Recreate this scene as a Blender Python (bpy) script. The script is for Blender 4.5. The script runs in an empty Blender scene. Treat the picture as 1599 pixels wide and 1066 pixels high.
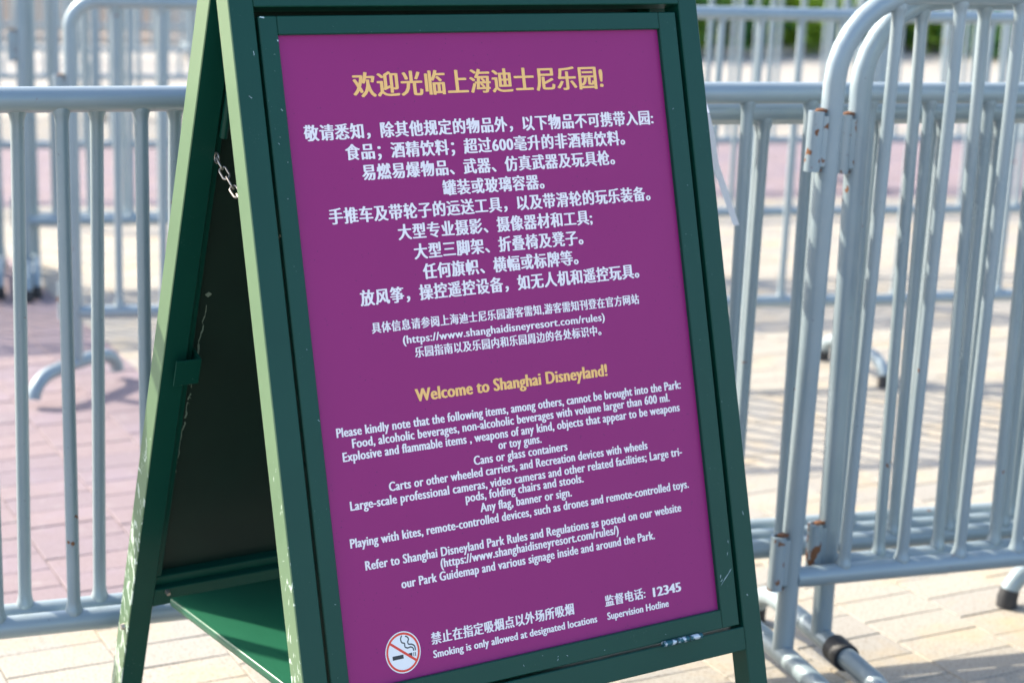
import bpy, bmesh, math, random
from mathutils import Vector, Matrix
random.seed(11)
S = bpy.context.scene
C = S.collection
R = math.radians

# ---------------------------------------------------------------- camera
cd = bpy.data.cameras.new('camera'); cam = bpy.data.objects.new('camera', cd); C.objects.link(cam)
CAM_H = 1.4029; PITCH = .247; ROLL = .0346
fw = Vector((0, math.cos(PITCH), -math.sin(PITCH))); rt0 = Vector((1, 0, 0)); up0 = rt0.cross(fw)
rt = rt0*math.cos(ROLL)+up0*math.sin(ROLL); up = -rt0*math.sin(ROLL)+up0*math.cos(ROLL)
M = Matrix((rt, up, -fw)).transposed().to_4x4(); M.translation = (0, 0, CAM_H)
cam.matrix_world = M
cd.sensor_width = 36; cd.lens = 2838/1599*36; cd.clip_start = .05; cd.clip_end = 3000
cd.dof.use_dof = True; cd.dof.focus_distance = 2.42; cd.dof.aperture_fstop = 3.9; cd.dof.aperture_blades = 9
S.camera = cam

# ---------------------------------------------------------------- light
SUN_EL, SUN_AZ = R(37), R(154)          # SUN_AZ: angle from +X towards +Y of where the sun stands
sdir = Vector((math.cos(SUN_EL)*math.cos(SUN_AZ), math.cos(SUN_EL)*math.sin(SUN_AZ), math.sin(SUN_EL)))
w = bpy.data.worlds.new('World'); S.world = w; w.use_nodes = True
nt = w.node_tree; bg = nt.nodes['Background']; sky = nt.nodes.new('ShaderNodeTexSky')
sky.sky_type = 'NISHITA'; sky.sun_disc = False; sky.sun_elevation = SUN_EL
sky.sun_rotation = math.pi/2-SUN_AZ; sky.dust_density = 2.2; sky.air_density = .9; sky.ozone_density = .9
nt.links.new(sky.outputs[0], bg.inputs[0]); bg.inputs[1].default_value = .15
sl = bpy.data.lights.new('sun', 'SUN'); sl.energy = 3.2; sl.angle = R(.8); sl.color = (1, .90, .74)
so = bpy.data.objects.new('sun', sl); C.objects.link(so); so.rotation_euler = sdir.to_track_quat('Z', 'Y').to_euler()
S.view_settings.view_transform = 'Standard'; S.view_settings.look = 'None'; S.view_settings.gamma = 1
S.view_settings.use_curve_mapping = False; S.view_settings.exposure = 1.56
S.cycles.max_bounces = 8; S.cycles.use_denoising = True

# ---------------------------------------------------------------- materials
def nodes(name):
    m = bpy.data.materials.new(name); m.use_nodes = True
    return m, m.node_tree, m.node_tree.nodes['Principled BSDF']
def N(t, typ, **kw):
    n = t.nodes.new(typ)
    for k, v in kw.items():
        if k in n.inputs: n.inputs[k].default_value = v
        else: setattr(n, k, v)
    return n
def ramp(t, fac, stops):
    r = t.nodes.new('ShaderNodeValToRGB'); e = r.color_ramp.elements
    while len(e) < len(stops): e.new(.5)
    for q, (p, c) in zip(e, stops):
        q.position = p; q.color = (c[0], c[1], c[2], 1) if not isinstance(c, (int, float)) else (c, c, c, 1)
    t.links.new(fac, r.inputs[0]); return r
def mix(t, fac, a, b, mode='MIX'):
    m = t.nodes.new('ShaderNodeMix'); m.data_type = 'RGBA'; m.blend_type = mode
    for s, v in ((m.inputs[0], fac), (m.inputs[6], a), (m.inputs[7], b)):
        if hasattr(v, 'links'): t.links.new(v, s)
        elif isinstance(v, (int, float)): s.default_value = v
        else: s.default_value = (v[0], v[1], v[2], 1)
    return m.outputs[2]
def math_(t, op, a, b=0.):
    m = t.nodes.new('ShaderNodeMath'); m.operation = op
    for s, v in ((m.inputs[0], a), (m.inputs[1], b)):
        if hasattr(v, 'links'): t.links.new(v, s)
        else: s.default_value = v
    return m.outputs[0]
def bump(t, b, h, strength, dist):
    n = N(t, 'ShaderNodeBump', Strength=strength, Distance=dist); t.links.new(h, n.inputs['Height']); t.links.new(n.outputs[0], b.inputs['Normal'])

def mat_paint_green(name, chips_and_sun):
    m, t, b = nodes(name)
    tc = N(t, 'ShaderNodeTexCoord'); O = tc.outputs['Object']
    n1 = N(t, 'ShaderNodeTexNoise', Scale=9., Detail=5.); t.links.new(O, n1.inputs['Vector'])
    col = mix(t, n1.outputs[0], (.003, .050, .034), (.005, .062, .042))
    # tiny dust specks and fine scratches
    n2 = N(t, 'ShaderNodeTexNoise', Scale=420., Detail=2.); t.links.new(O, n2.inputs['Vector'])
    sp = ramp(t, n2.outputs[0], [(.73, 0), (.77, 1)])
    n3 = N(t, 'ShaderNodeTexNoise', Scale=14., Detail=3.); t.links.new(O, n3.inputs['Vector'])
    spm = math_(t, 'MULTIPLY', sp.outputs[0], ramp(t, n3.outputs[0], [(.5, 0), (.62, .7)]).outputs[0])
    col = mix(t, spm, col, (.30, .42, .38))
    rough = .36
    if chips_and_sun:
        mp = N(t, 'ShaderNodeMapping'); mp.inputs['Scale'].default_value = (70, 70, 26); mp.inputs['Rotation'].default_value = (.5, .0, .25)
        t.links.new(O, mp.inputs['Vector'])
        c1 = N(t, 'ShaderNodeTexNoise', Scale=1., Detail=4., Distortion=1.6); t.links.new(mp.outputs[0], c1.inputs['Vector'])
        c2 = N(t, 'ShaderNodeTexNoise', Scale=7., Detail=2.); t.links.new(O, c2.inputs['Vector'])
        sep = N(t, 'ShaderNodeSeparateXYZ'); t.links.new(O, sep.inputs[0])
        low = N(t, 'ShaderNodeMapRange'); low.inputs[1].default_value = .88; low.inputs[2].default_value = .40; low.inputs[3].default_value = -.22; low.inputs[4].default_value = .10
        t.links.new(sep.outputs[2], low.inputs[0])
        s = math_(t, 'ADD', math_(t, 'ADD', c1.outputs[0], math_(t, 'MULTIPLY', math_(t, 'SUBTRACT', c2.outputs[0], .5), .35)), low.outputs[0])
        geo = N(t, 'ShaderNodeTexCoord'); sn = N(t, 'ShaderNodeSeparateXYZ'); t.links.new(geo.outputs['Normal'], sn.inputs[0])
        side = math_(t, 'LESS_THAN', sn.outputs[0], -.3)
        k = math_(t, 'MULTIPLY', ramp(t, s, [(.60, 0), (.63, 1)]).outputs[0], side)
        col = mix(t, k, col, (.50, .60, .50))
        # left-facing sides painted paler: sunlight and its sheen put into the colour
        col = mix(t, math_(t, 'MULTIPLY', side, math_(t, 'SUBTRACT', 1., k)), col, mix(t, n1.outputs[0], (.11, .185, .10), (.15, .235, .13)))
    t.links.new(col, b.inputs['Base Color']); b.inputs['Roughness'].default_value = rough
    b.inputs['Specular IOR Level'].default_value = .24
    bump(t, b, n2.outputs[0], .06, .0006)
    return m
M_GREEN = mat_paint_green('green_paint', False)
M_WORN_SUNLIT = mat_paint_green('worn_sunlit_green_paint', True)  # chips are wear; the pale left faces are sunlight painted in

def mat_poster():
    m, t, b = nodes('purple_vinyl'); tc = N(t, 'ShaderNodeTexCoord'); O = tc.outputs['Object']
    n1 = N(t, 'ShaderNodeTexNoise', Scale=5., Detail=4.); t.links.new(O, n1.inputs['Vector'])
    col = mix(t, n1.outputs[0], (.282, .019, .148), (.312, .023, .165))
    v = N(t, 'ShaderNodeTexVoronoi', Scale=120.); t.links.new(O, v.inputs['Vector'])
    n2 = N(t, 'ShaderNodeTexNoise', Scale=20.); t.links.new(O, n2.inputs['Vector'])
    k = math_(t, 'MULTIPLY', ramp(t, v.outputs['Distance'], [(.07, 1), (.12, 0)]).outputs[0], ramp(t, n2.outputs[0], [(.45, 0), (.56, .75)]).outputs[0])
    col = mix(t, k, col, (.09, .02, .10))
    t.links.new(col, b.inputs['Base Color']); b.inputs['Roughness'].default_value = .42; b.inputs['Specular IOR Level'].default_value = .22
    bump(t, b, n1.outputs[0], .05, .002)
    return m
M_POSTER = mat_poster()
def plain(name, col, rough=.5, metal=0., var=.12, scale=12., bmp=.05):
    m, t, b = nodes(name); tc = N(t, 'ShaderNodeTexCoord')
    n1 = N(t, 'ShaderNodeTexNoise', Scale=scale, Detail=5.); t.links.new(tc.outputs['Object'], n1.inputs['Vector'])
    c = mix(t, n1.outputs[0], [x*(1-var) for x in col], [min(1, x*(1+var)) for x in col])
    t.links.new(c, b.inputs['Base Color']); b.inputs['Roughness'].default_value = rough; b.inputs['Metallic'].default_value = metal
    bump(t, b, n1.outputs[0], bmp, .002)
    return m
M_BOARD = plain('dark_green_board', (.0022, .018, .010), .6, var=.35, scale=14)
M_SHELF = plain('green_shelf_sheet', (.012, .105, .055), .34, var=.18, scale=6)
M_WHITE_INK = plain('white_vinyl_lettering', (.90, .84, .84), .45, var=.03)
M_GOLD_INK = plain('yellow_vinyl_lettering', (.98, .56, .17), .45, var=.03)
M_RED_INK = plain('red_ink', (.78, .06, .03), .45, var=.04)
M_BLACK_INK = plain('black_ink', (.03, .035, .04), .5, var=.1)
M_DISC = plain('white_ink', (.86, .86, .84), .45, var=.02)
M_RUBBER = plain('black_rubber', (.022, .024, .028), .55, var=.3, scale=30)
M_CHAIN = plain('zinc_chain', (.42, .38, .33), .35, .8, var=.2, scale=60)
M_STRAP = plain('white_plastic_strap', (.78, .80, .84), .4, var=.04)
M_GLUE = plain('dried_sealant', (.24, .29, .22), .8, var=.3, scale=80)
M_CHIP = plain('bare_paint_chip', (.42, .55, .56), .6, var=.2, scale=200)
def mat_hinge():
    m, t, b = nodes('worn_steel_hinge'); tc = N(t, 'ShaderNodeTexCoord')
    n = N(t, 'ShaderNodeTexNoise', Scale=110., Detail=3.); t.links.new(tc.outputs['Object'], n.inputs['Vector'])
    r = ramp(t, n.outputs[0], [(.50, (.015, .10, .12)), (.56, (.55, .62, .66))])
    t.links.new(r.outputs[0], b.inputs['Base Color']); b.inputs['Roughness'].default_value = .4; b.inputs['Metallic'].default_value = .3
    return m
M_HINGE = mat_hinge()
def mat_steel(name, rust):
    m, t, b = nodes(name); tc = N(t, 'ShaderNodeTexCoord'); O = tc.outputs['Object']
    oi = N(t, 'ShaderNodeObjectInfo')
    ad = t.nodes.new('ShaderNodeVectorMath'); ad.operation = 'ADD'; t.links.new(O, ad.inputs[0])
    cmb = N(t, 'ShaderNodeCombineXYZ'); t.links.new(math_(t, 'MULTIPLY', oi.outputs['Random'], 37.), cmb.inputs[0]); t.links.new(cmb.outputs[0], ad.inputs[1]); O = ad.outputs[0]
    n1 = N(t, 'ShaderNodeTexNoise', Scale=7., Detail=6.); t.links.new(O, n1.inputs['Vector'])
    col = mix(t, n1.outputs[0], (.225, .30, .335), (.33, .39, .42))
    n2 = N(t, 'ShaderNodeTexNoise', Scale=48., Detail=4.); t.links.new(O, n2.inputs['Vector'])
    n3 = N(t, 'ShaderNodeTexNoise', Scale=9., Detail=1.); t.links.new(O, n3.inputs['Vector'])
    s = math_(t, 'ADD', n2.outputs[0], math_(t, 'MULTIPLY', n3.outputs[0], .4))
    hi = .955-rust
    k = ramp(t, s, [(hi, 0), (hi+.03, 1)])
    rc = mix(t, n2.outputs[0], (.055, .028, .018), (.26, .105, .04))
    col = mix(t, k.outputs[0], col, rc)
    n4 = N(t, 'ShaderNodeTexNoise', Scale=170., Detail=2.); t.links.new(O, n4.inputs['Vector'])
    col = mix(t, ramp(t, n4.outputs[0], [(.72, 0), (.76, .6)]).outputs[0], col, (.12, .13, .14))
    t.links.new(col, b.inputs['Base Color'])
    t.links.new(math_(t, 'SUBTRACT', .22, math_(t, 'MULTIPLY', k.outputs[0], .2)), b.inputs['Metallic'])
    n5 = N(t, 'ShaderNodeTexNoise', Scale=22., Detail=5.); t.links.new(O, n5.inputs['Vector'])
    t.links.new(math_(t, 'ADD', math_(t, 'MULTIPLY', n5.outputs[0], .42), math_(t, 'ADD', .18, math_(t, 'MULTIPLY', k.outputs[0], .4))), b.inputs['Roughness'])
    bump(t, b, n2.outputs[0], .10, .001)
    return m
M_STEEL = mat_steel('silver_painted_steel', .0)
M_RUSTY = mat_steel('rusting_silver_steel', .13)

M_RUST = plain('rust', (.13, .055, .025), .85, var=.5, scale=90, bmp=.4)
def mat_stone(name, a, b_, c_, speck, stain):
    m, t, b = nodes(name); tc = N(t, 'ShaderNodeTexCoord')
    geo = N(t, 'ShaderNodeNewGeometry'); oi = N(t, 'ShaderNodeObjectInfo')
    P = geo.outputs['Position']
    rnd = math_(t, 'FRACT', math_(t, 'ADD', geo.outputs['Random Per Island'], math_(t, 'MULTIPLY', oi.outputs['Random'], 3.7)))
    base = ramp(t, rnd, [(0, a), (.5, b_), (1, c_)]).outputs[0]
    n1 = N(t, 'ShaderNodeTexNoise', Scale=190., Detail=4.); t.links.new(P, n1.inputs['Vector'])
    base = mix(t, ramp(t, n1.outputs[0], [(.32, .85), (.50, 0)]).outputs[0], base, speck)
    n2 = N(t, 'ShaderNodeTexNoise', Scale=5.5, Detail=6., Roughness=.62); t.links.new(P, n2.inputs['Vector'])
    base = mix(t, ramp(t, n2.outputs[0], [(.50, 0), (.72, .55)]).outputs[0], base, stain)
    n3 = N(t, 'ShaderNodeTexNoise', Scale=26., Detail=5.); t.links.new(P, n3.inputs['Vector'])
    base = mix(t, ramp(t, n3.outputs[0], [(.58, 0), (.75, .35)]).outputs[0], base, (.35, .33, .31))
    t.links.new(base, b.inputs['Base Color']); b.inputs['Roughness'].default_value = .75
    bump(t, b, n1.outputs[0], .25, .0015)
    return m
M_CREAM = mat_stone('cream_granite', (.345, .32, .275), (.38, .35, .295), (.315, .30, .27), (.19, .16, .125), (.44, .33, .18))
M_PINK = mat_stone('pink_granite', (.225, .175, .19), (.25, .19, .195), (.205, .165, .19), (.17, .12, .13), (.25, .20, .25))
def zone_nodes(t, P):                       # pink bands in the paving, in plan
    sep = N(t, 'ShaderNodeSeparateXYZ'); t.links.new(P, sep.inputs[0])
    X, Y = sep.outputs[0], sep.outputs[1]
    d = math_(t, 'SUBTRACT', Y, math_(t, 'MULTIPLY', X, .27))
    band = math_(t, 'MULTIPLY', math_(t, 'GREATER_THAN', d, 8.15), math_(t, 'LESS_THAN', d, 10.15))
    band2 = math_(t, 'MULTIPLY', math_(t, 'GREATER_THAN', d, 11.0), math_(t, 'LESS_THAN', d, 13.1))
    return math_(t, 'MAXIMUM', band, math_(t, 'MULTIPLY', band2, math_(t, 'GREATER_THAN', X, .2)))
def mat_base():
    m, t, b = nodes('distant_paving'); geo = N(t, 'ShaderNodeNewGeometry'); P = geo.outputs['Position']
    mp = N(t, 'ShaderNodeMapping'); mp.inputs['Rotation'].default_value = (0, 0, -R(27.8)); t.links.new(P, mp.inputs['Vector'])
    br = N(t, 'ShaderNodeTexBrick', Scale=1.); br.inputs['Brick Width'].default_value = .2; br.inputs['Row Height'].default_value = .1
    br.inputs['Mortar Size'].default_value = .004
    br.inputs['Color1'].default_value = (.39, .36, .31, 1); br.inputs['Color2'].default_value = (.35, .33, .295, 1); br.inputs['Mortar'].default_value = (.25, .23, .21, 1)
    t.links.new(mp.outputs[0], br.inputs['Vector'])
    z = zone_nodes(t, P)
    n2 = N(t, 'ShaderNodeTexNoise', Scale=1.3, Detail=6.); t.links.new(P, n2.inputs['Vector'])
    c = mix(t, z, br.outputs[0], mix(t, .75, br.outputs[0], (.33, .20, .22)))
    c = mix(t, ramp(t, n2.outputs[0], [(.45, 0), (.7, .35)]).outputs[0], c, (.30, .28, .27))
    t.links.new(c, b.inputs['Base Color']); b.inputs['Roughness'].default_value = .8
    return m
M_BASE = mat_base()
M_JOINT = plain('joint_sand', (.27, .25, .22), .9, var=.25, scale=30)
M_PLANTER = plain('planter_stone', (.50, .40, .32), .8, var=.2, scale=3)
M_SOIL = plain('soil', (.06, .045, .035), .9)
def mat_leaf(name, a, b_):
    m, t, b = nodes(name); g = N(t, 'ShaderNodeNewGeometry')
    r = ramp(t, g.outputs['Random Per Island'], [(0, a), (1, b_)])
    t.links.new(r.outputs[0], b.inputs['Base Color']); b.inputs['Roughness'].default_value = .5
    tr = N(t, 'ShaderNodeBsdfTranslucent'); t.links.new(r.outputs[0], tr.inputs[0])
    ms = N(t, 'ShaderNodeMixShader'); ms.inputs[0].default_value = .35
    t.links.new(b.outputs[0], ms.inputs[1]); t.links.new(tr.outputs[0], ms.inputs[2])
    t.links.new(ms.outputs[0], t.nodes['Material Output'].inputs[0])
    return m
M_LEAF_D = mat_leaf('dark_leaves', (.045, .16, .05), (.10, .27, .06))
M_LEAF_M = mat_leaf('mid_green_leaves', (.08, .24, .05), (.17, .38, .07))
M_LEAF_Y = mat_leaf('yellow_green_leaves', (.22, .38, .03), (.36, .50, .04))
M_BARK = plain('bark', (.10, .075, .05), .9, var=.3, scale=30)

# ---------------------------------------------------------------- geometry helpers
def link(name, mesh, parent=None, loc=None, rot=None):
    o = bpy.data.objects.new(name, mesh); C.objects.link(o)
    if parent is not None: o.parent = parent
    if loc is not None: o.location = loc
    if rot is not None: o.rotation_euler = rot
    return o
link0 = link
def empty(name, label, cat, loc, rz=0., group=None):
    o = bpy.data.objects.new(name, None); C.objects.link(o); o.location = loc; o.rotation_euler = (0, 0, rz)
    o.empty_display_size = .1; o['label'] = label; o['category'] = cat
    if group: o['group'] = group
    return o
def finish(bm, name, mat, smooth=False, sharp=None):
    bmesh.ops.recalc_face_normals(bm, faces=bm.faces)
    me = bpy.data.meshes.new(name); bm.to_mesh(me); bm.free(); me.materials.append(mat)
    if smooth:
        for p in me.polygons: p.use_smooth = True
        if sharp: me.set_sharp_from_angle(angle=R(sharp))
    return me
def box(bm, x0, x1, y0, y1, z0, z1, bev=0., mtx=None, seg=2):
    r = bmesh.ops.create_cube(bm, size=1.)
    vs = r['verts']
    bmesh.ops.transform(bm, matrix=Matrix.Translation(((x0+x1)/2, (y0+y1)/2, (z0+z1)/2)) @ Matrix.Diagonal((x1-x0, y1-y0, z1-z0, 1)), verts=vs)
    if bev:
        es = list({e for v in vs for e in v.link_edges})
        q = bmesh.ops.bevel(bm, geom=es, offset=bev, segments=seg, affect='EDGES', profile=.5)
        vs = list({v for f in q['faces'] for v in f.verts} | {v for v in vs if v.is_valid})
    if mtx is not None: bmesh.ops.transform(bm, matrix=mtx, verts=vs)
def tube(bm, pts, rad, n=14, caps=True, closed=False):
    pts = [Vector(p) for p in pts]; L = len(pts); rings = []
    prev = None; u = None
    for i, p in enumerate(pts):
        if closed: d = pts[(i+1) % L]-pts[i-1]
        else: d = (pts[min(i+1, L-1)]-pts[max(i-1, 0)])
        d.normalize()
        if u is None:
            u = d.cross(Vector((0, 0, 1)) if abs(d.z) < .9 else Vector((1, 0, 0))).normalized()
        else:
            u = (u-d*u.dot(d)).normalized()
        v = d.cross(u)
        rr = rad[i] if isinstance(rad, (list, tuple)) else rad
        rings.append([bm.verts.new(p+(u*math.cos(2*math.pi*k/n)+v*math.sin(2*math.pi*k/n))*rr) for k in range(n)])
    for a, b in zip(rings, rings[1:]+([rings[0]] if closed else [])):
        for k in range(n): bm.faces.new((a[k], a[(k+1) % n], b[(k+1) % n], b[k]))
    if caps and not closed:
        bm.faces.new(rings[0][::-1]); bm.faces.new(rings[-1])
def tube_mesh(name, pts, rad, mat, n=14, closed=False):
    bm = bmesh.new(); tube(bm, pts, rad, n, closed=closed); return finish(bm, name, mat, True, 50)

# ---------------------------------------------------------------- ground
GR = R(27.8); e1 = Vector((math.cos(GR), math.sin(GR))); e2 = Vector((-math.sin(GR), math.cos(GR)))
me = bpy.data.meshes.new('pavement'); q = 400
me.from_pydata([(-q, -q, -.014), (q, -q, -.014), (q, q, -.014), (-q, q, -.014)], [], [(0, 1, 2, 3)]); me.materials.append(M_BASE)
pavement = link('pavement', me); pavement['kind'] = 'structure'
me = bpy.data.meshes.new('joint_bed'); me.from_pydata([(-6, -2, -.010), (7, -2, -.010), (7, 11.5, -.010), (-6, 11.5, -.010)], [], [(0, 1, 2, 3)]); me.materials.append(M_JOINT)
link('joint_bed', me, pavement)
def is_pink(c):
    a, b = c.dot(e1), c.dot(e2); d = c.y-.27*c.x
    return (a < 1.5 and 3.27 < b and d < 7.4) or 8.15 < d < 10.15
def camproj(x, y):
    d = Vector((x, y, -CAM_H)); z = d.dot(fw)
    if z < .3: return None
    return 799.5+2838*d.dot(rt)/z, 533-2838*d.dot(up)/z
bm = bmesh.new(); box(bm, -.0991, .0991, -.0491, .0491, -.012, 0, .0014, seg=1); paver_cream = finish(bm, 'paver', M_CREAM)
paver_pink = paver_cream.copy(); paver_pink.materials.clear(); paver_pink.materials.append(M_PINK)
cells = []
for i in range(-60, 60):
    for j in range(-140, 160):
        a = (i+.5)*.2 + .014; b = (j+.5+(.5 if i % 2 else 0))*.1
        c = e1*a+e2*b
        if not (-5.5 < c.x < 6.5 and 1.2 < c.y < 11): continue
        px = camproj(c.x, c.y)
        if px is None or not (-500 < px[0] < 2100 and px[1] < 1500): continue
        vis = -40 < px[0] < 1640 and px[1] < 1100 and not (215 < px[0] < 1120 and px[1] < 1000)
        cells.append(((0 if vis else 1, c.length), c, is_pink(c)))
cells.sort(key=lambda q: q[0])
rv = random.Random(3)
stuffv = {False: ([], []), True: ([], [])}
for k, (_, c, pk) in enumerate(cells):
    dz = -rv.random()*.0016; tx, ty = (rv.random()-.5)*.008, (rv.random()-.5)*.012; rz = GR+(rv.random()-.5)*.008
    if k < 299:
        link('paver', paver_pink if pk else paver_cream, pavement, (c.x, c.y, dz), (tx, ty, rz))
    else:
        V, F = stuffv[pk]; n0 = len(V); ca, sa = math.cos(rz), math.sin(rz); hx, hy = .0991, .0491
        for (sx, sy, z) in ((-1, -1, -.011), (1, -1, -.011), (1, 1, -.011), (-1, 1, -.011), (-1, -1, -.0015), (1, -1, -.0015), (1, 1, -.0015), (-1, 1, -.0015)):
            x, y = sx*hx, sy*hy; V.append((c.x+x*ca-y*sa, c.y+x*sa+y*ca, z+dz+tx*y-ty*x))
        for (sx, sy) in ((-1, -1), (1, -1), (1, 1), (-1, 1)):
            x, y = sx*(hx-.0014), sy*(hy-.0014); V.append((c.x+x*ca-y*sa, c.y+x*sa+y*ca, dz+tx*y-ty*x))
        for f in ((0, 1, 5, 4), (1, 2, 6, 5), (2, 3, 7, 6), (3, 0, 4, 7), (4, 5, 9, 8), (5, 6, 10, 9), (6, 7, 11, 10), (7, 4, 8, 11), (8, 9, 10, 11)):
            F.append(tuple(n0+i for i in f))
for pk, (V, F) in stuffv.items():
    me = bpy.data.meshes.new('paver_field'); me.from_pydata(V, [], F); me.materials.append(M_PINK if pk else M_CREAM)
    o = link('pink_paver_field' if pk else 'cream_paver_field', me, pavement); o['kind'] = 'stuff'

# ---------------------------------------------------------------- planting bed and shrubs
def ground_at(px, py):
    py += 9
    d_ = fw+rt*((px-799.5)/2838)-up*((py-533)/2838); t_ = -CAM_H/d_.z
    return Vector((d_.x*t_, d_.y*t_))
P = [Vector((-9, 14.2)), Vector((-2.0, 15.6)), ground_at(1000, 78), ground_at(1200, 75), ground_at(1430, 67), ground_at(1500, 70), ground_at(1545, 76), ground_at(1590, 84), ground_at(1680, 100)]
Hh = .05
pl = empty('bed_kerb', 'pale stone kerb curving round the planting bed of green shrubs behind all barriers', 'kerb', (0, 0, 0))
for a, b in zip(P, P[1:]):
    n_ = max(1, round((b-a).length/.8)); dr = (b-a)/n_; ang = math.atan2(dr.y, dr.x); L = dr.length
    for k in range(n_):
        c = a+dr*(k+.5); bm = bmesh.new(); box(bm, -L/2+.004, L/2-.004, 0, .14, -.012, Hh, .012, seg=1)
        link('kerb_stone', finish(bm, 'kerb_stone', M_PLANTER), pl, (c.x, c.y, 0), (0, 0, ang))
bm = bmesh.new()
vs = [bm.verts.new((p.x, p.y+.1, Hh-.04)) for p in P]+[bm.verts.new((P[-1].x+1, 24, Hh-.04)), bm.verts.new((-9, 22, Hh-.04))]
bm.faces.new(vs); so_ = link('planting_soil', finish(bm, 'planting_soil', M_SOIL)); so_['kind'] = 'structure'
def shrub(x, y, rx, ry, hz, mat, label, seed, n=2600):
    rr = random.Random(seed)
    o = empty('shrub', label, 'shrub', (x, y, Hh-.04), rr.random()*6, 'shrubs in the planting bed')
    bm = bmesh.new()
    for k in range(5):
        a = rr.random()*6.28; d = .5*rx
        tube(bm, [(0, 0, 0), (math.cos(a)*d*.4, math.sin(a)*d*.4, hz*.35), (math.cos(a)*d, math.sin(a)*d, hz*.75)], [.02, .013, .006], 6)
    link('trunk', finish(bm, 'trunk', M_BARK, True), o)
    V, F = [], []
    clumps = [(rr.uniform(-.75, .75)*rx, rr.uniform(-.75, .75)*ry, rr.uniform(.18, .9)*hz, rr.uniform(.16, .3)) for _ in range(26)]
    for k in range(n):
        cx, cy, cz, cr = rr.choice(clumps)
        v = Vector((rr.gauss(0, 1), rr.gauss(0, 1), rr.gauss(0, 1))).normalized()*cr*rr.random()**.4
        p = Vector((cx, cy, cz))+v
        if p.z < .02: p.z = .02
        a = Vector((rr.gauss(0, 1), rr.gauss(0, 1), rr.gauss(0, .6))).normalized(); b = a.cross(Vector((rr.gauss(0, 1), rr.gauss(0, 1), 1))).normalized()
        l, w_ = rr.uniform(.035, .06), rr.uniform(.014, .024); n0 = len(V)
        V += [p-a*l, p+b*w_, p+a*l, p-b*w_]; F.append((n0, n0+1, n0+2, n0+3))
    me = bpy.data.meshes.new('foliage'); me.from_pydata([tuple(v) for v in V], [], F); me.materials.append(mat)
    link('foliage', me, o)
names_ = ['at the far left of the bed, hidden mostly by the sign', 'left of the sign edge', 'showing just at the right edge of the sign', 'second right of the sign', 'third right of the sign', 'fourth right of the sign', 'fifth right of the sign, above the curved barrier corners', 'sixth right of the sign', 'where the kerb starts to curve', 'just past the start of the curve', 'in the curve of the kerb', 'at the far right end of the bed']
for k in range(12):
    px_ = 980+k*56; g = ground_at(px_, [78, 77, 76, 75, 74, 73, 70, 67, 68, 74, 80, 88][k]); yel = k in (2, 4, 5, 9)
    shrub(g.x, g.y+.30, .45, .34, .66 if k % 3 else .5, M_LEAF_Y if yel else M_LEAF_D, ('yellow-green' if yel else 'dark green')+' low shrub '+names_[k], 40+k, 1500)
pos_ = ['leftmost', 'second from left', 'third from left', 'fourth from left', 'fourth from right', 'third from right', 'second from right', 'rightmost']
for k in range(8):
    g = ground_at(960+k*92, 76)
    shrub(g.x, g.y+1.5, .62, .5, 1.5, M_LEAF_D if k % 2 else M_LEAF_M, 'tall bushy green shrub of the back line, '+pos_[k], 80+k, 2600)

# ---------------------------------------------------------------- crowd barriers
TR = .0188
MESH = {}
def bar_mesh(z0, z1):
    k = (round(z0, 3), round(z1, 3))
    if k not in MESH: MESH[k] = tube_mesh('bar', [(0, 0, z) for z in (z0, z0+.008, z0+.012, z0+.016, z0+.024, z0+.03, z1-.03, z1-.024, z1-.016, z1-.012, z1-.008, z1)], [.0145, .0145, .0138, .0122, .0108, .0105, .0105, .0108, .0122, .0138, .0145, .0145], M_STEEL, 12)
    return MESH[k]
def frame_pts(L, T, rad, base):
    pts = [(0, 0, base)]
    for k in range(9):
        a = math.pi/2*k/8; pts.append((rad-rad*math.cos(a), 0, T-rad+rad*math.sin(a)))
    for k in range(9):
        a = math.pi/2*k/8; pts.append((L-rad+rad*math.sin(a), 0, T-rad+rad*math.cos(a)))
    pts.append((L, 0, base)); return pts
def foot_pts(half, zt=.080):
    q = [(-half, .022), (-half+.006, .040), (-half+.026, .062), (-half+.062, .077), (-half+.11, zt), (-.06, zt+.002)]
    pts = [(0, a, b) for a, b in q]+[(0, -a, b) for a, b in q[::-1]]
    # smooth (Catmull-Rom)
    out = []; Q = [Vector(p) for p in pts]; Q = [Q[0]]+Q+[Q[-1]]
    for i in range(1, len(Q)-2):
        for t in (0, .25, .5, .75):
            a, b, c, d = Q[i-1:i+3]
            out.append(.5*((2*b)+(-a+c)*t+(2*a-5*b+4*c-d)*t*t+(-a+3*b-3*c+d)*t**3))
    out.append(Q[-2]); return out
FOOT = {}
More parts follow.
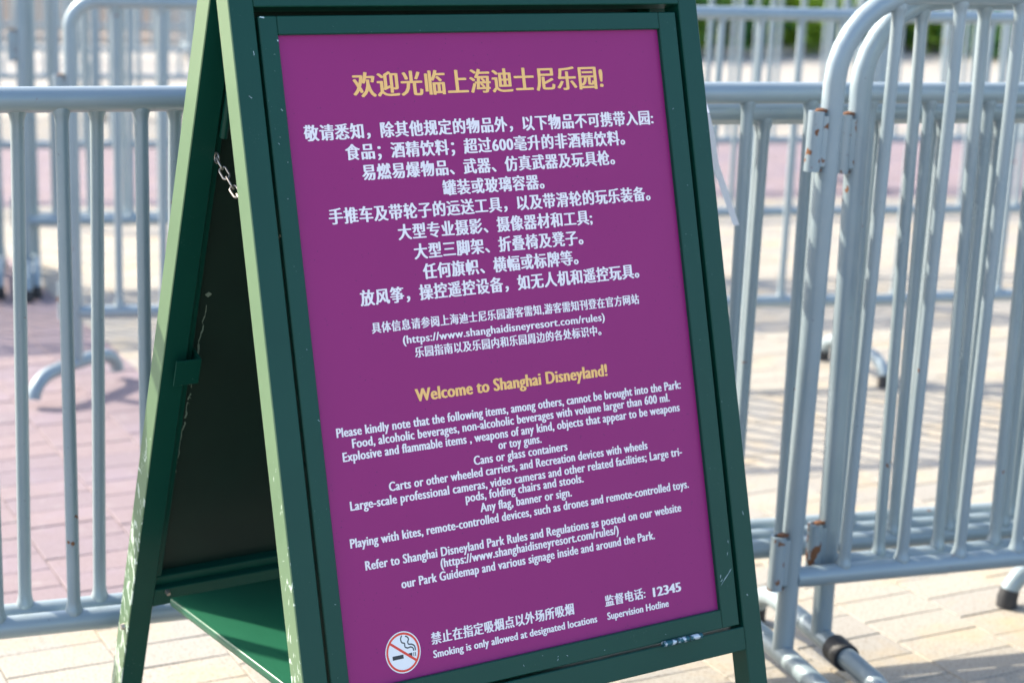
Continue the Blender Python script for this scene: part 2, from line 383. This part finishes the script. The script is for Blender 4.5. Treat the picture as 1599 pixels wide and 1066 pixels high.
def make_barrier(label, s0, y0, az, off=0., L=2.3, T=1.065, B=.225, rad=.075, bar0=.115, sp=.12, lean=0., group='steel crowd barriers of the queue', foot_rot=0., half=.25, sleeves=True, sleeve_left=True, detail=True, rubber=False, feet=(True, True), caps=True):
    """s0: position of left post along the row line y = y0 + x tan(az)"""
    a = R(az); ux, uy = math.cos(a), math.sin(a)
    p = Vector((s0*ux-off*uy, y0+s0*uy+off*ux, 0))
    root = empty('crowd_barrier', label, 'barrier', p, a, group)
    tip = Matrix.Shear('XZ', 4, (0, 0)) if False else None
    kx = math.radians(lean)
    def place(o, x, y=0., z=0.):
        o.location = (x, y, z)
        return o
    # lean: the whole frame is racked in its own plane
    holder_rot = (0, 0, 0)
    SH = Matrix(((1, 0, math.tan(kx), 0), (0, 1, 0, 0), (0, 0, 1, 0), (0, 0, 0, 1)))
    def link(name, me, parent=None, loc=None, rot=None):
        if name in ('tube_frame', 'bottom_rail', 'hinge_sleeve', 'weld_plate', 'hook', 'rust_patch'): me.transform(SH)
        return link0(name, me, parent, loc, rot)
    fr = link('tube_frame', tube_mesh('tube_frame', frame_pts(L, T, rad, .088), TR, M_STEEL, 18), root, (0, 0, 0), holder_rot)
    br = link('bottom_rail', tube_mesh('bottom_rail', [(TR*.6, 0, B), (L*.5, 0, B-.002), (L-TR*.6, 0, B)], TR*.97, M_STEEL, 18), root, (0, 0, 0), holder_rot)
    x = bar0; rr = random.Random(int(abs(s0*1000+off*100+y0*10))+7)
    bm_ = bar_mesh(B+.008, T-.008)
    while x < L-.06:
        top = bm_ if rad < x < L-rad else bar_mesh(B+.008, T-rad+math.sqrt(max(0, rad**2-(rad-min(x, L-x))**2))-.01)
        o = link('bar', top, root, (x+(rr.random()-.5)*.003, 0, 0), (rr.uniform(-.0015, .0015), kx+rr.uniform(-.0015, .0015), 0)); x += sp
    for side, xx in ((0, 0.), (1, L)):
        if not feet[side]: continue
        if half not in FOOT:
            cap = tube_mesh('rubber_cap', [(0, -half+.004, .036), (0, -half-.001, .018), (0, -half-.001, .001)], [.0198, .0212, .0218], M_RUBBER, 14)
            cap2 = cap.copy(); cap2.transform(Matrix.Scale(-1, 4, (0, 1, 0))); cap2.flip_normals()
            FOOT[half] = (tube_mesh('foot', foot_pts(half), TR, M_STEEL, 16), cap, cap2)
        f, c1, c2 = FOOT[half]
        fo = link('foot', f, root, (xx, 0, 0), (0, 0, foot_rot))
        if caps: link('rubber_cap', c1, fo); link('rubber_cap', c2, fo)
        if rubber and side == 0:
            link('rubber_sleeve', tube_mesh('rubber_sleeve', [(0, -.052, .0815), (0, -.098, .0800)], .0255, M_RUBBER, 18), fo)
    if sleeves:
        # small hinge sleeves welded to the outside of the left post, hooks on the right one
        for z in (T-.245, B+.035):
            sh_ = .10
            bm = bmesh.new()
            tube(bm, [(-.033, -.010, z-sh_/2), (-.033, -.010, z+sh_/2)], .0138, 14)
            tube(bm, [(-.033, -.010, z-sh_/2), (-.033, -.010, z+sh_/2)], .0092, 14)
            o = link('hinge_sleeve', finish(bm, 'hinge_sleeve', M_RUSTY, True, 50), root, (0, 0, 0), holder_rot)
            for zz, qq in ((z+sh_/2+.001, .0115), (z-sh_/2+.002, .0105)):
                bm = bmesh.new(); bmesh.ops.create_icosphere(bm, subdivisions=2, radius=qq)
                for q_ in bm.verts: q_.co = Vector((-.026+q_.co.x*.95, -.012+q_.co.y*.8, zz+q_.co.z*.36+math.sin(q_.co.x*700)*.001))
                link('rust_patch', finish(bm, 'rust_patch', M_RUST, True), root, (0, 0, 0))
            bm = bmesh.new(); box(bm, -.030, -.012, -.016, -.010, z-sh_*.42, z+sh_*.42)
            link('weld_plate', finish(bm, 'weld_plate', M_RUSTY), root, (0, 0, 0), holder_rot)
        for z in (T-.20, B+.13):
            pts = [(L+.01, 0, z), (L+.03, 0, z+.006), (L+.042, 0, z-.002), (L+.044, 0, z-.03), (L+.044, 0, z-.09)]
            link('hook', tube_mesh('hook', pts, .0075, M_RUSTY, 10), root, (0, 0, 0), holder_rot)
    return root

YL, AL = 2.9906, 20.4
sLf = -.35
make_barrier('silver crowd barrier left of the sign, front one of the nearest pair', -2.65, YL, AL, 0, L=2.3, bar0=(2.65-.7391) % .12, lean=.05)
make_barrier('silver crowd barrier left of the sign, rear one pressed behind the nearest', -2.68, YL, AL, .050, L=2.3, T=1.057, bar0=(2.68-.8131) % .12, lean=.85)
YR, AR = 3.0270, 17.1
G2 = 'steel crowd barriers of the queue'
make_barrier('silver crowd barrier right of the sign, front one with the highest rail of its three', -.10, YR, AR, 0, L=2.3, bar0=(.10+.414) % .118, sp=.118, lean=-.2)
make_barrier('silver crowd barrier right of the sign, lower rail just under the front one', -.12, YR, AR, .052, L=2.3, T=1.027, bar0=(.12+.341) % .118, sp=.118, lean=.6, sleeves=False)
make_barrier('silver crowd barrier right of the sign, hindmost of the three together', -.15, YR, AR, .105, L=2.3, T=1.015, bar0=(.15+.359) % .118, sp=.118, lean=.6, sleeves=False)
YB, AB = 2.8595, 18.5
make_barrier('tall round-cornered silver barrier at right edge, nearest to the camera', .530, YB, AB, 0, L=2.3, T=1.2486, B=.225, rad=.15, bar0=.105, sp=.119, lean=.95, half=.27)
make_barrier('tall round-cornered silver barrier at right edge, with black rubber sleeve on foot', .636, YB, AB, .052, L=2.3, T=1.236, B=.222, rad=.15, bar0=.1066, sp=.121, lean=-.45, half=.27, rubber=True)
# second row
make_barrier('silver barrier of the second row, its curved foot showing left of the sign', -1.2265, 5.096, 12.6, 0, L=2.28, bar0=.118, lean=.3, foot_rot=-.66, half=.18, caps=False, feet=(True, False))
make_barrier('silver barrier of the second row at the right, beginning behind the tall pair', 1.088, 4.978, 18.2, 0, L=2.3, bar0=.115, lean=.7, foot_rot=.1, half=.165)
# rows behind
def row(y0, az, starts, name, T=1.065, pair=True):
    for k, s in enumerate(starts):
        make_barrier(name[0][k], s, y0, az, 0, L=2.26, lean=random.uniform(-.5, .5), bar0=.115, T=T)
        if pair: make_barrier(name[1][k], s+.03, y0, az, .06, L=2.26, lean=random.uniform(-.5, .5), bar0=.07, T=T-.015, sleeves=False)
def nm(rowname, n):
    pos = {2: ['left', 'right'], 3: ['left', 'middle', 'right'], 4: ['leftmost', 'second from left', 'third from left', 'rightmost']}[n]
    return ([f'silver barrier of the {rowname} row back, {p_} pair, front one' for p_ in pos], [f'silver barrier of the {rowname} row back, {p_} pair, rear one' for p_ in pos])
row(6.57, 15.0, (-4.12, -1.74), nm('third', 2))
make_barrier('silver barrier of the third row back, right of the sign', .60, 6.57, 15.0, 0, L=2.26, bar0=.115)
row(8.52, 16.6, (-2.95, -.62, 1.72), nm('fourth', 3), pair=False)
row(11.35, 16.0, (-4.9, -2.57), nm('fifth', 2), pair=False)
row(13.1, 16.0, (-5.4, -3.07), nm('sixth', 2), pair=False)
row(15.1, 16.0, (-5.0, -2.67), nm('seventh', 2), pair=False)
# barrier outside the right edge of which only a foot shows
make_barrier('silver barrier outside the right edge, only its curved foot with grey cap in view', 0, 0, 0, group=None, foot_rot=0)
b_ = [o for o in C.objects if o.name.startswith('crowd_barrier') and o.get('label', '').startswith('silver barrier outside')][0]
b_.location = (1.262, 3.595, 0); b_.rotation_euler = (0, 0, R(-66)); b_['group'] = G2

# ---------------------------------------------------------------- A-frame sign
AZ = .5656; TILT = .2667; O0 = Vector((-.30591, 2.303433, 1.20816682))
uh = Vector((math.cos(AZ), math.sin(AZ), 0)); nh = Vector((-math.sin(AZ), math.cos(AZ), 0))
# root at the ground below the sign; its local axes: x = along the sign, y = away from the viewer, z = up
base = Vector((O0.x, O0.y, 0)) + uh*.297
sign = empty('a_frame_sign', 'green metal A-frame sign with purple bilingual notice panel', 'sign', base, AZ)
W_, H_ = .594, .8345
def F(tilt, y_at, z_at):   # local matrix of a leaning plane: x along sign, z up the plane, y = outward normal (away)
    return Matrix.Translation((-.297, y_at, z_at)) @ Matrix.Rotation(-tilt, 4, 'X')
FM = F(TILT, 0, O0.z)      # front plane: origin at the purple panel's top left corner, +z up the panel
def put(name, bm_or_me, mat=None, mtx=FM, parent=sign, smooth=False):
    me = finish(bm_or_me, name, mat, smooth, 40) if isinstance(bm_or_me, bmesh.types.BMesh) else bm_or_me
    o = link(name, me, parent)
    if parent is sign: o.matrix_local = mtx
    return o
def pbox(name, x0, x1, y0, y1, z0, z1, mat, bev=.0012, mtx=FM, parent=sign):
    bm = bmesh.new(); box(bm, x0, x1, y0, y1, z0, z1, bev, seg=1); return put(name, bm, mat, mtx, parent)
# object-space trick: paint chips and painted-in sunlight look at object coordinates, so legs are built in root coordinates
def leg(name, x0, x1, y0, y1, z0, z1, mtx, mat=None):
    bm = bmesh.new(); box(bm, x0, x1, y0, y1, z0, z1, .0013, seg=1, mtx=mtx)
    me = finish(bm, name, mat or M_WORN_SUNLIT); return link(name, me, sign)
def foot_z(tilt, zat, y=0): return -(zat)/math.cos(tilt)
T_ = .035
XL0, XL1, XR0, XR1 = -.0640, -.0300, .6315, .6640
ZT = .112; ZB = -O0.z/math.cos(TILT)-.004
FD = .036
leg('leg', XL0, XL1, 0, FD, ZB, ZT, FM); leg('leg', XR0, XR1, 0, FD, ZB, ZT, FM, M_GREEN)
pbox('top_rail', XL1+.0002, XR0-.0002, 0, FD, .0352, ZT, M_GREEN)
pbox('bottom_rail', XL1+.0002, XR0-.0002, 0, FD, -.899, -.8655, M_GREEN)
# door frame round the notice
dz0, dz1, dx0, dx1 = -.8615, .0238, -.0250, .6245
pbox('door_stile', dx0, 0, .001, .024, dz0, dz1, M_GREEN); pbox('door_stile', W_, dx1, .001, .024, dz0, dz1, M_GREEN)
pbox('door_rail', .0002, W_-.0002, .001, .024, 0, dz1, M_GREEN); pbox('door_rail', .0002, W_-.0002, .001, .024, dz0, -H_, M_GREEN)
pbox('backing_sheet', dx0+.002, dx1-.002, .0245, .0265, dz0+.002, dz1-.002, M_GREEN, 0)
poster = pbox('notice_panel', -.004, W_+.004, .008, .011, -H_-.004, .004, M_POSTER, 0)
# hinges in the gap under the door
for hx in (.484, .055):
    bm = bmesh.new()
    tube(bm, [(hx, -.003, -.8632), (hx+.068, -.003, -.8632)], .0042, 12)
    hg = put('hinge', bm, M_HINGE, smooth=True)
    for k in (1, 2):
        bm = bmesh.new(); tube(bm, [(hx+.068*k/3-.0006, -.003, -.8632), (hx+.068*k/3+.0006, -.003, -.8632)], .0046, 12)
        put('knuckle_gap', bm, M_RUBBER, parent=hg)
# top latch glint

# scratches and knocked-off paint on the door frame
rs = random.Random(9)
def scratch(u0, v0, u1, v1, wd, y=.0006):
    bm = bmesh.new(); n = 7; prev = None
    for k in range(n+1):
        t_ = k/n; w2 = wd*rs.uniform(.35, 1.)*(1 if 0 < k < n else .15)/2
        x_, z_ = u0+(u1-u0)*t_+rs.uniform(-.0002, .0002), v0+(v1-v0)*t_
        L_ = math.hypot(u1-u0, v1-v0); nx, nz = -(v1-v0)/L_*w2, (u1-u0)/L_*w2
        cur = (bm.verts.new((x_+nx, y, z_+nz)), bm.verts.new((x_-nx, y, z_-nz)))
        if prev: bm.faces.new((prev[0], cur[0], cur[1], prev[1]))
        prev = cur
    put('paint_scratch', bm, M_CHIP)
scratch(.5975, -.8005, .6205, -.7790, .0012); scratch(.5980, -.7950, .6030, -.7915, .0010); scratch(.5985, -.7900, .6000, -.7850, .0012)
scratch(.6150, -.7600, .6165, -.7550, .0009); scratch(.6190, -.7420, .6192, -.7380, .0009); scratch(-.0235, .0225, -.0165, .0215, .0022); scratch(-.0030, -.0060, -.0012, -.0085, .0022)
scratch(-.0290-.008, -.020, -.0290-.0075, -.026, .0012, -.0004); scratch(-.050, -.075, -.0455, -.079, .0009, -.0004); scratch(.6500, -.70, .6515, -.7065, .0010, -.0004); scratch(.6420, -.8200, .6440, -.8225, .0013, -.0004)
for k in range(16):
    u_, v_ = rs.choice([(rs.uniform(.603, .620), rs.uniform(-.82, -.05)), (rs.uniform(-.022, -.004), rs.uniform(-.8, -.02)), (rs.uniform(.02, .58), rs.uniform(-.856, -.840))])
    scratch(u_, v_, u_+rs.uniform(-.002, .003), v_+rs.uniform(-.003, .001), .0008)

# rear frame
TR2 = .3335
YR0 = .070*.99; ZR0 = 1.2425
RM = F(-TR2, YR0, ZR0)     # leaning the other way; origin on its front face at x = panel left
RD = .034; ZRB = -ZR0/math.cos(TR2)+.010; ZRT = .075
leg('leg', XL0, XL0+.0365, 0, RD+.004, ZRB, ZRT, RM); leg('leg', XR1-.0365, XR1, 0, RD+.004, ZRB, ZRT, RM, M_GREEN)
XI0, XI1 = XL0+.0367, XR1-.0367
pbox('top_rail', XI0, XI1, 0, RD, .035, ZRT, M_GREEN, mtx=RM)
pbox('bottom_rail', XI0, XI1, .0, RD, -.999, -.966, M_GREEN, mtx=RM)
pbox('panel_ledge', XI0+.001, XI1-.001, .010, .026, -.9655, -.949, M_GREEN, mtx=RM)
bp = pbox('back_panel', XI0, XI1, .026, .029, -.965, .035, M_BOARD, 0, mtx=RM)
pbox('inner_stile', XI0+.0005, XI0+.012, .010, .0255, -.948, .034, M_GREEN, mtx=RM)
# a line of dried sealant on the back panel with a small diamond blob at its head
rg = random.Random(5); bm = bmesh.new(); z = -.47
pts = []
x = XI0+.030
while z > -.93:
    pts.append((x+rg.uniform(-.0016, .0016), z)); z -= rg.uniform(.004, .010); x -= .0003
for (xa, za), (xb, zb) in zip(pts, pts[1:]):
    if rg.random() < .16: continue
    wd = rg.uniform(.0005, .0017)*(1 if za < -.50 else .5)
    vs = [bm.verts.new((xa-wd, .0255, za)), bm.verts.new((xa+wd, .0255, za)), bm.verts.new((xb+wd*rg.uniform(.4, 1.3), .0252, zb)), bm.verts.new((xb-wd, .0252, zb))]
    bm.faces.new(vs)
    if rg.random() < .35:
        xx = xa+rg.uniform(-.004, .004); vs = [bm.verts.new((xa, .0254, za)), bm.verts.new((xx, .0254, za-.003)), bm.verts.new((xx+.001, .0254, za-.0045)), bm.verts.new((xa+.001, .0254, za-.002))]; bm.faces.new(vs)
xd, zd = XI0+.031, -.452
vs = [bm.verts.new((xd-.0055, .0252, zd)), bm.verts.new((xd, .0252, zd-.005)), bm.verts.new((xd+.0055, .0252, zd)), bm.verts.new((xd, .0252, zd+.004))]; bm.faces.new(vs)
put('sealant_line', bm, M_GLUE, mtx=RM)
# catch plate on the rear stile
bm = bmesh.new()
box(bm, XL0+.014, XL0+.052, -.0155, -.0135, -.575, -.533, .0006, seg=1); box(bm, XL0+.050, XL0+.052, -.0134, .0195, -.575, -.533, .0006, seg=1)
put('catch_plate', bm, M_GREEN, mtx=RM)
bm = bmesh.new(); tube(bm, [(XI0+.008, -.001, -.19), (XI0+.008, -.001, -.075)], .006, 10); put('hinge_rod', bm, M_GREEN, mtx=RM, smooth=True)
# screw on the rear leg
bm = bmesh.new(); tube(bm, [(XL0-.005, .016, -1.043), (XL0+.0, .016, -1.043)], [.0045, .0055], 12); put('screw', bm, M_CHAIN, mtx=RM, smooth=True)
bm = bmesh.new(); tube(bm, [(XI0+.020, -.008, -.972), (XI0+.020, .0, -.972)], [.003, .0042], 10); put('screw', bm, M_CHAIN, mtx=RM, smooth=True)

# shelf between the frames (root coordinates)
zs = .350
bm = bmesh.new()
def sheet(bm, poly, z0, z1, bev):
    a = [bm.verts.new((x, y, z0)) for x, y in poly]; b = [bm.verts.new((x, y, z1)) for x, y in poly]
    n = len(poly); bm.faces.new(a[::-1]); bm.faces.new(b)
    for i in range(n): bm.faces.new((a[i], a[(i+1) % n], b[(i+1) % n], b[i]))
    bmesh.ops.bevel(bm, geom=[e for e in bm.edges], offset=bev, segments=3, affect='EDGES', profile=.5)
sheet(bm, [(-.297-.037, .303), (.297+.037, .303), (.297+.037, -.168), (-.297-.037+.03, -.168)], zs-.014, zs, .004)
link('shelf', finish(bm, 'shelf', M_SHELF, True, 35), sign)

# chain
ch0 = RM @ Vector((XI0+.000, -.006, -.218)); ch1 = FM @ Vector((XL1+.006, FD+.001, -.250))
chain = link('chain', None, sign)
chain = C.objects[chain.name]
bm = bmesh.new()
tube(bm, [(0, .007*math.cos(a), .007*math.sin(a)) for a in [k*math.pi/6 for k in range(12)]], .0014, 6, closed=True)
bpy.data.objects.remove(chain)
chain = link('chain', finish(bm, 'chain', M_CHAIN, True), sign); chain.location = ch0
bm = bmesh.new(); n_ = 18; pts = []
for k in range(n_):
    a = 2*math.pi*k/n_; x_, z_ = .0050*math.cos(a), .0052*math.sin(a)+(.0056 if math.sin(a) > 0 else -.0056)
    pts.append((x_, 0, z_))
tube(bm, pts, .0017, 8, closed=True); lk = finish(bm, 'chain_link', M_CHAIN, True)
d = ch1-ch0; Lc = d.length; nl = max(4, int(Lc/.0170)); prevp = Vector((0, 0, 0))
def cp(t): return d*t+Vector((0, 0, -4*.010*t*(1-t)))
for k in range(nl):
    p0, p1 = cp(k/nl), cp((k+1)/nl); dd = (p1-p0).normalized()
    q_ = dd.to_track_quat('Z', 'X') @ Matrix.Rotation(R(35+90*(k % 2)), 3, 'Z').to_quaternion()
    o = link('chain_link', lk, chain, (p0+p1)/2); o.rotation_mode = 'QUATERNION'; o.rotation_quaternion = q_

# ---------------------------------------------------------------- lettering on the notice
YT = .0078
def text_mesh(body, bold, cjk, spacing=1.0):
    cu = bpy.data.curves.new('t', 'FONT'); cu.body = body; cu.size = 1; cu.offset = bold; cu.resolution_u = 3; cu.space_character = spacing; cu.fill_mode = 'FRONT' if False else 'BOTH'
    o = bpy.data.objects.new('t', cu); C.objects.link(o)
    dg = bpy.context.evaluated_depsgraph_get(); dg.update()
    me = bpy.data.meshes.new_from_object(o.evaluated_get(dg)); bpy.data.objects.remove(o); bpy.data.curves.remove(cu)
    return me
def line(body, u0, u1, v, h, mat=None, bold=0, vertical=0.0, cjk=False, hx=None, spacing=1.0, name='lettering'):
    """text whose ink spans u0..u1, baseline at v, cap (or ideograph) height h; 'vertical' widens upright strokes"""
    me = text_mesh(body, bold, cjk, spacing)
    xs = [q.co.x for q in me.vertices]; x0, x1 = min(xs), max(xs)
    ref_lo, ref_hi = (-.075, .84) if cjk else (0., hx or .70)
    sx = (u1-u0-vertical)/(x1-x0); sz = h/(ref_hi-ref_lo)
    bm = bmesh.new(); hv = vertical/2; hz = hv*.22
    for c, (dx, dz) in enumerate(((hv, 0), (-hv, 0), (0, hz), (0, -hz), (hv*.7, -hz*.7), (-hv*.7, hz*.7))):
        b2 = bmesh.new(); b2.from_mesh(me)
        for q in b2.verts: q.co = Vector((u0+hv+(q.co.x-x0)*sx+dx, YT-.00006*c, v+(q.co.y-ref_lo)*sz+dz))
        tmp = bpy.data.meshes.new('tmp'); b2.to_mesh(tmp); b2.free(); bm.from_mesh(tmp); bpy.data.meshes.remove(tmp)
    me2 = bpy.data.meshes.new(name); bm.to_mesh(me2); bm.free(); me2.materials.append(mat or M_WHITE_INK); bpy.data.meshes.remove(me)
    o = link(name, me2, poster); return o
CH = dict(cjk=True, spacing=1.09)
line('欢迎光临上海迪士尼乐园!', .0992, .4916, -.0810, .0320, M_GOLD_INK, bold=0, vertical=.0026, **CH)
zh = [('敬请悉知，除其他规定的物品外，以下物品不可携带入园:', .0229, .5709), ('食品；酒精饮料；超过600毫升的非酒精饮料。', .0784, .5180), ('易燃易爆物品、武器、仿真武器及玩具枪。', .0991, .4972), ('罐装或玻璃容器。', .2155, .3760),
      ('手推车及带轮子的运送工具，以及带滑轮的玩乐装备。', .0451, .5517), ('大型专业摄影、摄像器材和工具;', .1418, .4486), ('大型三脚架、折叠椅及凳子。', .1623, .4298), ('任何旗帜、横幅或标牌等。', .1725, .4183), ('放风筝，操控遥控设备，如无人机和遥控玩具。', .0769, .5182)]
for k, (s, a, b) in enumerate(zh):
    line(s, a, b, -.1345-k*.02685, .0203, bold=0, vertical=.0019, **CH)
line('具体信息请参阅上海迪士尼乐园游客需知,游客需知刊登在官方网站', .0887, .5131, -.3857, .0140, bold=0, vertical=.0012, **CH)
line('(https://www.shanghaidisneyresort.com/rules)', .1320, .4517, -.4035, .0105, bold=0, vertical=.0012, spacing=1.06)
line('乐园指南以及乐园内和乐园周边的各处标识中。', .1477, .4435, -.4232, .0140, bold=0, vertical=.0012, **CH)
line('Welcome to Shanghai Disneyland!', .1414, .4465, -.4800, .0165, M_GOLD_INK, bold=0, vertical=.0023, spacing=1.06)
en = [('Please kindly note that the following items, among others, cannot be brought into the Park:', .0227, .5699, -.5122), ('Food, alcoholic beverages, non-alcoholic beverages with volume larger than 600 ml.', .0431, .5479, -.5280),
      ('Explosive and flammable items , weapons of any kind, objects that appear to be weapons', .0279, .5637, -.5438), ('or toy guns.', .2584, .3274, -.5582), ('Cans or glass containers', .2182, .3676, -.5739),
      ('Carts or other wheeled carriers, and Recreation devices with wheels', .0888, .5010, -.5901), ('Large-scale professional cameras, video cameras and other related facilities; Large tri-', .0308, .5596, -.6068), ('pods, folding chairs and stools.', .1996, .3882, -.6209),
      ('Any flag, banner or sign.', .2205, .3667, -.6371), ('Playing with kites, remote-controlled devices, such as drones and remote-controlled toys.', .0250, .5656, -.6541),
      ('Refer to Shanghai Disneyland Park Rules and Regulations as posted on our website', .0429, .5478, -.6853), ('(https://www.shanghaidisneyresort.com/rules/)', .1518, .4371, -.7000), ('our Park Guidemap and various signage inside and around the Park.', .0914, .4972, -.7169)]
for s, a, b, v in en:
    line(s, a, b, v, .0119, bold=0, vertical=.0013, spacing=1.06)
line('禁止在指定吸烟点以外场所吸烟', .1260, .3501, -.7971, .0158, bold=0, vertical=.0014, **CH)
line('Smoking is only allowed at designated locations', .1267, .3861, -.8145, .0100, bold=0, vertical=.0012, spacing=1.06)
line('监督电话:', .4016, .4709, -.7964, .0152, bold=0, vertical=.0014, **CH)
line('12345', .4835, .5331, -.7970, .0128, bold=0, vertical=.0021)
line('Supervision Hotline', .4030, .5088, -.8148, .0100, bold=0, vertical=.0012, spacing=1.06)

# no-smoking mark
cx, cz = .0834, -.7985; RX, RZ = .0257, .0270
def disc(name, r0, r1, y, mat, n=64):
    bm = bmesh.new(); ring = []
    for k in range(n):
        a = 2*math.pi*k/n; ring.append((bm.verts.new((cx+RX*r1*math.cos(a), y, cz+RZ*r1*math.sin(a))), bm.verts.new((cx+RX*r0*math.cos(a), y, cz+RZ*r0*math.sin(a))) if r0 else None))
    if r0:
        for k in range(n):
            a, b = ring[k], ring[(k+1) % n]; bm.faces.new((a[0], b[0], b[1], a[1]))
    else: bm.faces.new([r[0] for r in ring])
    me = finish(bm, name, mat); return link(name, me, poster)
def ribbon(name, pts, wd, y, mat):
    bm = bmesh.new(); prev = None
    P = [Vector(p) for p in pts]
    for i, p in enumerate(P):
        d_ = (P[min(i+1, len(P)-1)]-P[max(i-1, 0)]).normalized(); nn = Vector((-d_.y, d_.x))*wd/2
        a, b = p+nn, p-nn
        cur = (bm.verts.new((cx+RX*a.x, y, cz+RZ*a.y)), bm.verts.new((cx+RX*b.x, y, cz+RZ*b.y)))
        if prev: bm.faces.new((prev[0], cur[0], cur[1], prev[1]))
        prev = cur
    return link(name, finish(bm, name, mat), poster)
disc('symbol_disc', 0, 1.0, YT-.0001, M_DISC)
ribbon('cigarette', [(-.62, -.20), (.00, -.20)], .19, YT-.0002, M_BLACK_INK)
ribbon('cigarette', [(.30, -.20), (.50, -.20)], .19, YT-.0002, M_BLACK_INK)
ribbon('cigarette_stripe', [(.565, -.20), (.60, -.20)], .19, YT-.0002, M_BLACK_INK)
ribbon('cigarette_stripe', [(.655, -.20), (.70, -.20)], .19, YT-.0002, M_BLACK_INK)
def arcpts(seq):
    Q = [Vector(p) for p in seq]; Q = [Q[0]]+Q+[Q[-1]]; out = []
    for i in range(1, len(Q)-2):
        for t in (0, .2, .4, .6, .8):
            a, b, c, d_ = Q[i-1:i+3]; out.append(.5*((2*b)+(-a+c)*t+(2*a-5*b+4*c-d_)*t*t+(-a+3*b-3*c+d_)*t**3))
    out.append(Q[-2]); return out
ribbon('smoke_curl', arcpts([(.60, -.03), (.58, .10), (.45, .18), (.28, .16), (.14, .24), (.13, .40), (-.02, .48), (-.06, .66), (.02, .80)]), .065, YT-.0002, M_BLACK_INK)
ribbon('smoke_curl', arcpts([(.70, -.03), (.68, .18), (.52, .30), (.36, .33), (.32, .45), (.38, .58), (.30, .70), (.20, .74)]), .065, YT-.0002, M_BLACK_INK)
disc('symbol_ring', .84, .945, YT-.0003, M_RED_INK)
ribbon('symbol_slash', [(-.72, .55), (.72, -.52)], .12, YT-.00035, M_RED_INK)

# ---------------------------------------------------------------- white strap hanging behind the sign
bm = bmesh.new(); prev = None
def ray_pt(px, py, dist):
    d_ = fw+rt*((px-799.5)/2838)-up*((py-533)/2838); return Vector((0, 0, CAM_H))+d_*dist
SP = [(ray_pt(1093, 150, 2.98), .006), (ray_pt(1098, 176, 2.96), .008), (ray_pt(1108, 214, 2.98), .0075), (ray_pt(1117, 255, 3.02), .0045), (ray_pt(1131, 297, 3.06), .0048), (ray_pt(1150, 352, 3.10), .0042)]
s0 = SP[0][0].copy()
for p, w2 in SP:
    q1, q2 = p-s0+Vector((-w2, 0, 0)), p-s0+Vector((w2, .003, 0)); q1.x -= w2*.3; q2.x += w2*.3; cur = [bm.verts.new(q1), bm.verts.new(q2), bm.verts.new(q2+Vector((0, .0012, 0))), bm.verts.new(q1+Vector((0, .0012, 0)))]
    if prev:
        for k in range(4): bm.faces.new((prev[k], prev[(k+1) % 4], cur[(k+1) % 4], cur[k]))
    prev = cur
st = link('plastic_strap', finish(bm, 'plastic_strap', M_STRAP, True, 40)); st.location = s0
st['label'] = 'white plastic strap hanging loose from the barrier rail beside the sign'; st['category'] = 'strap'
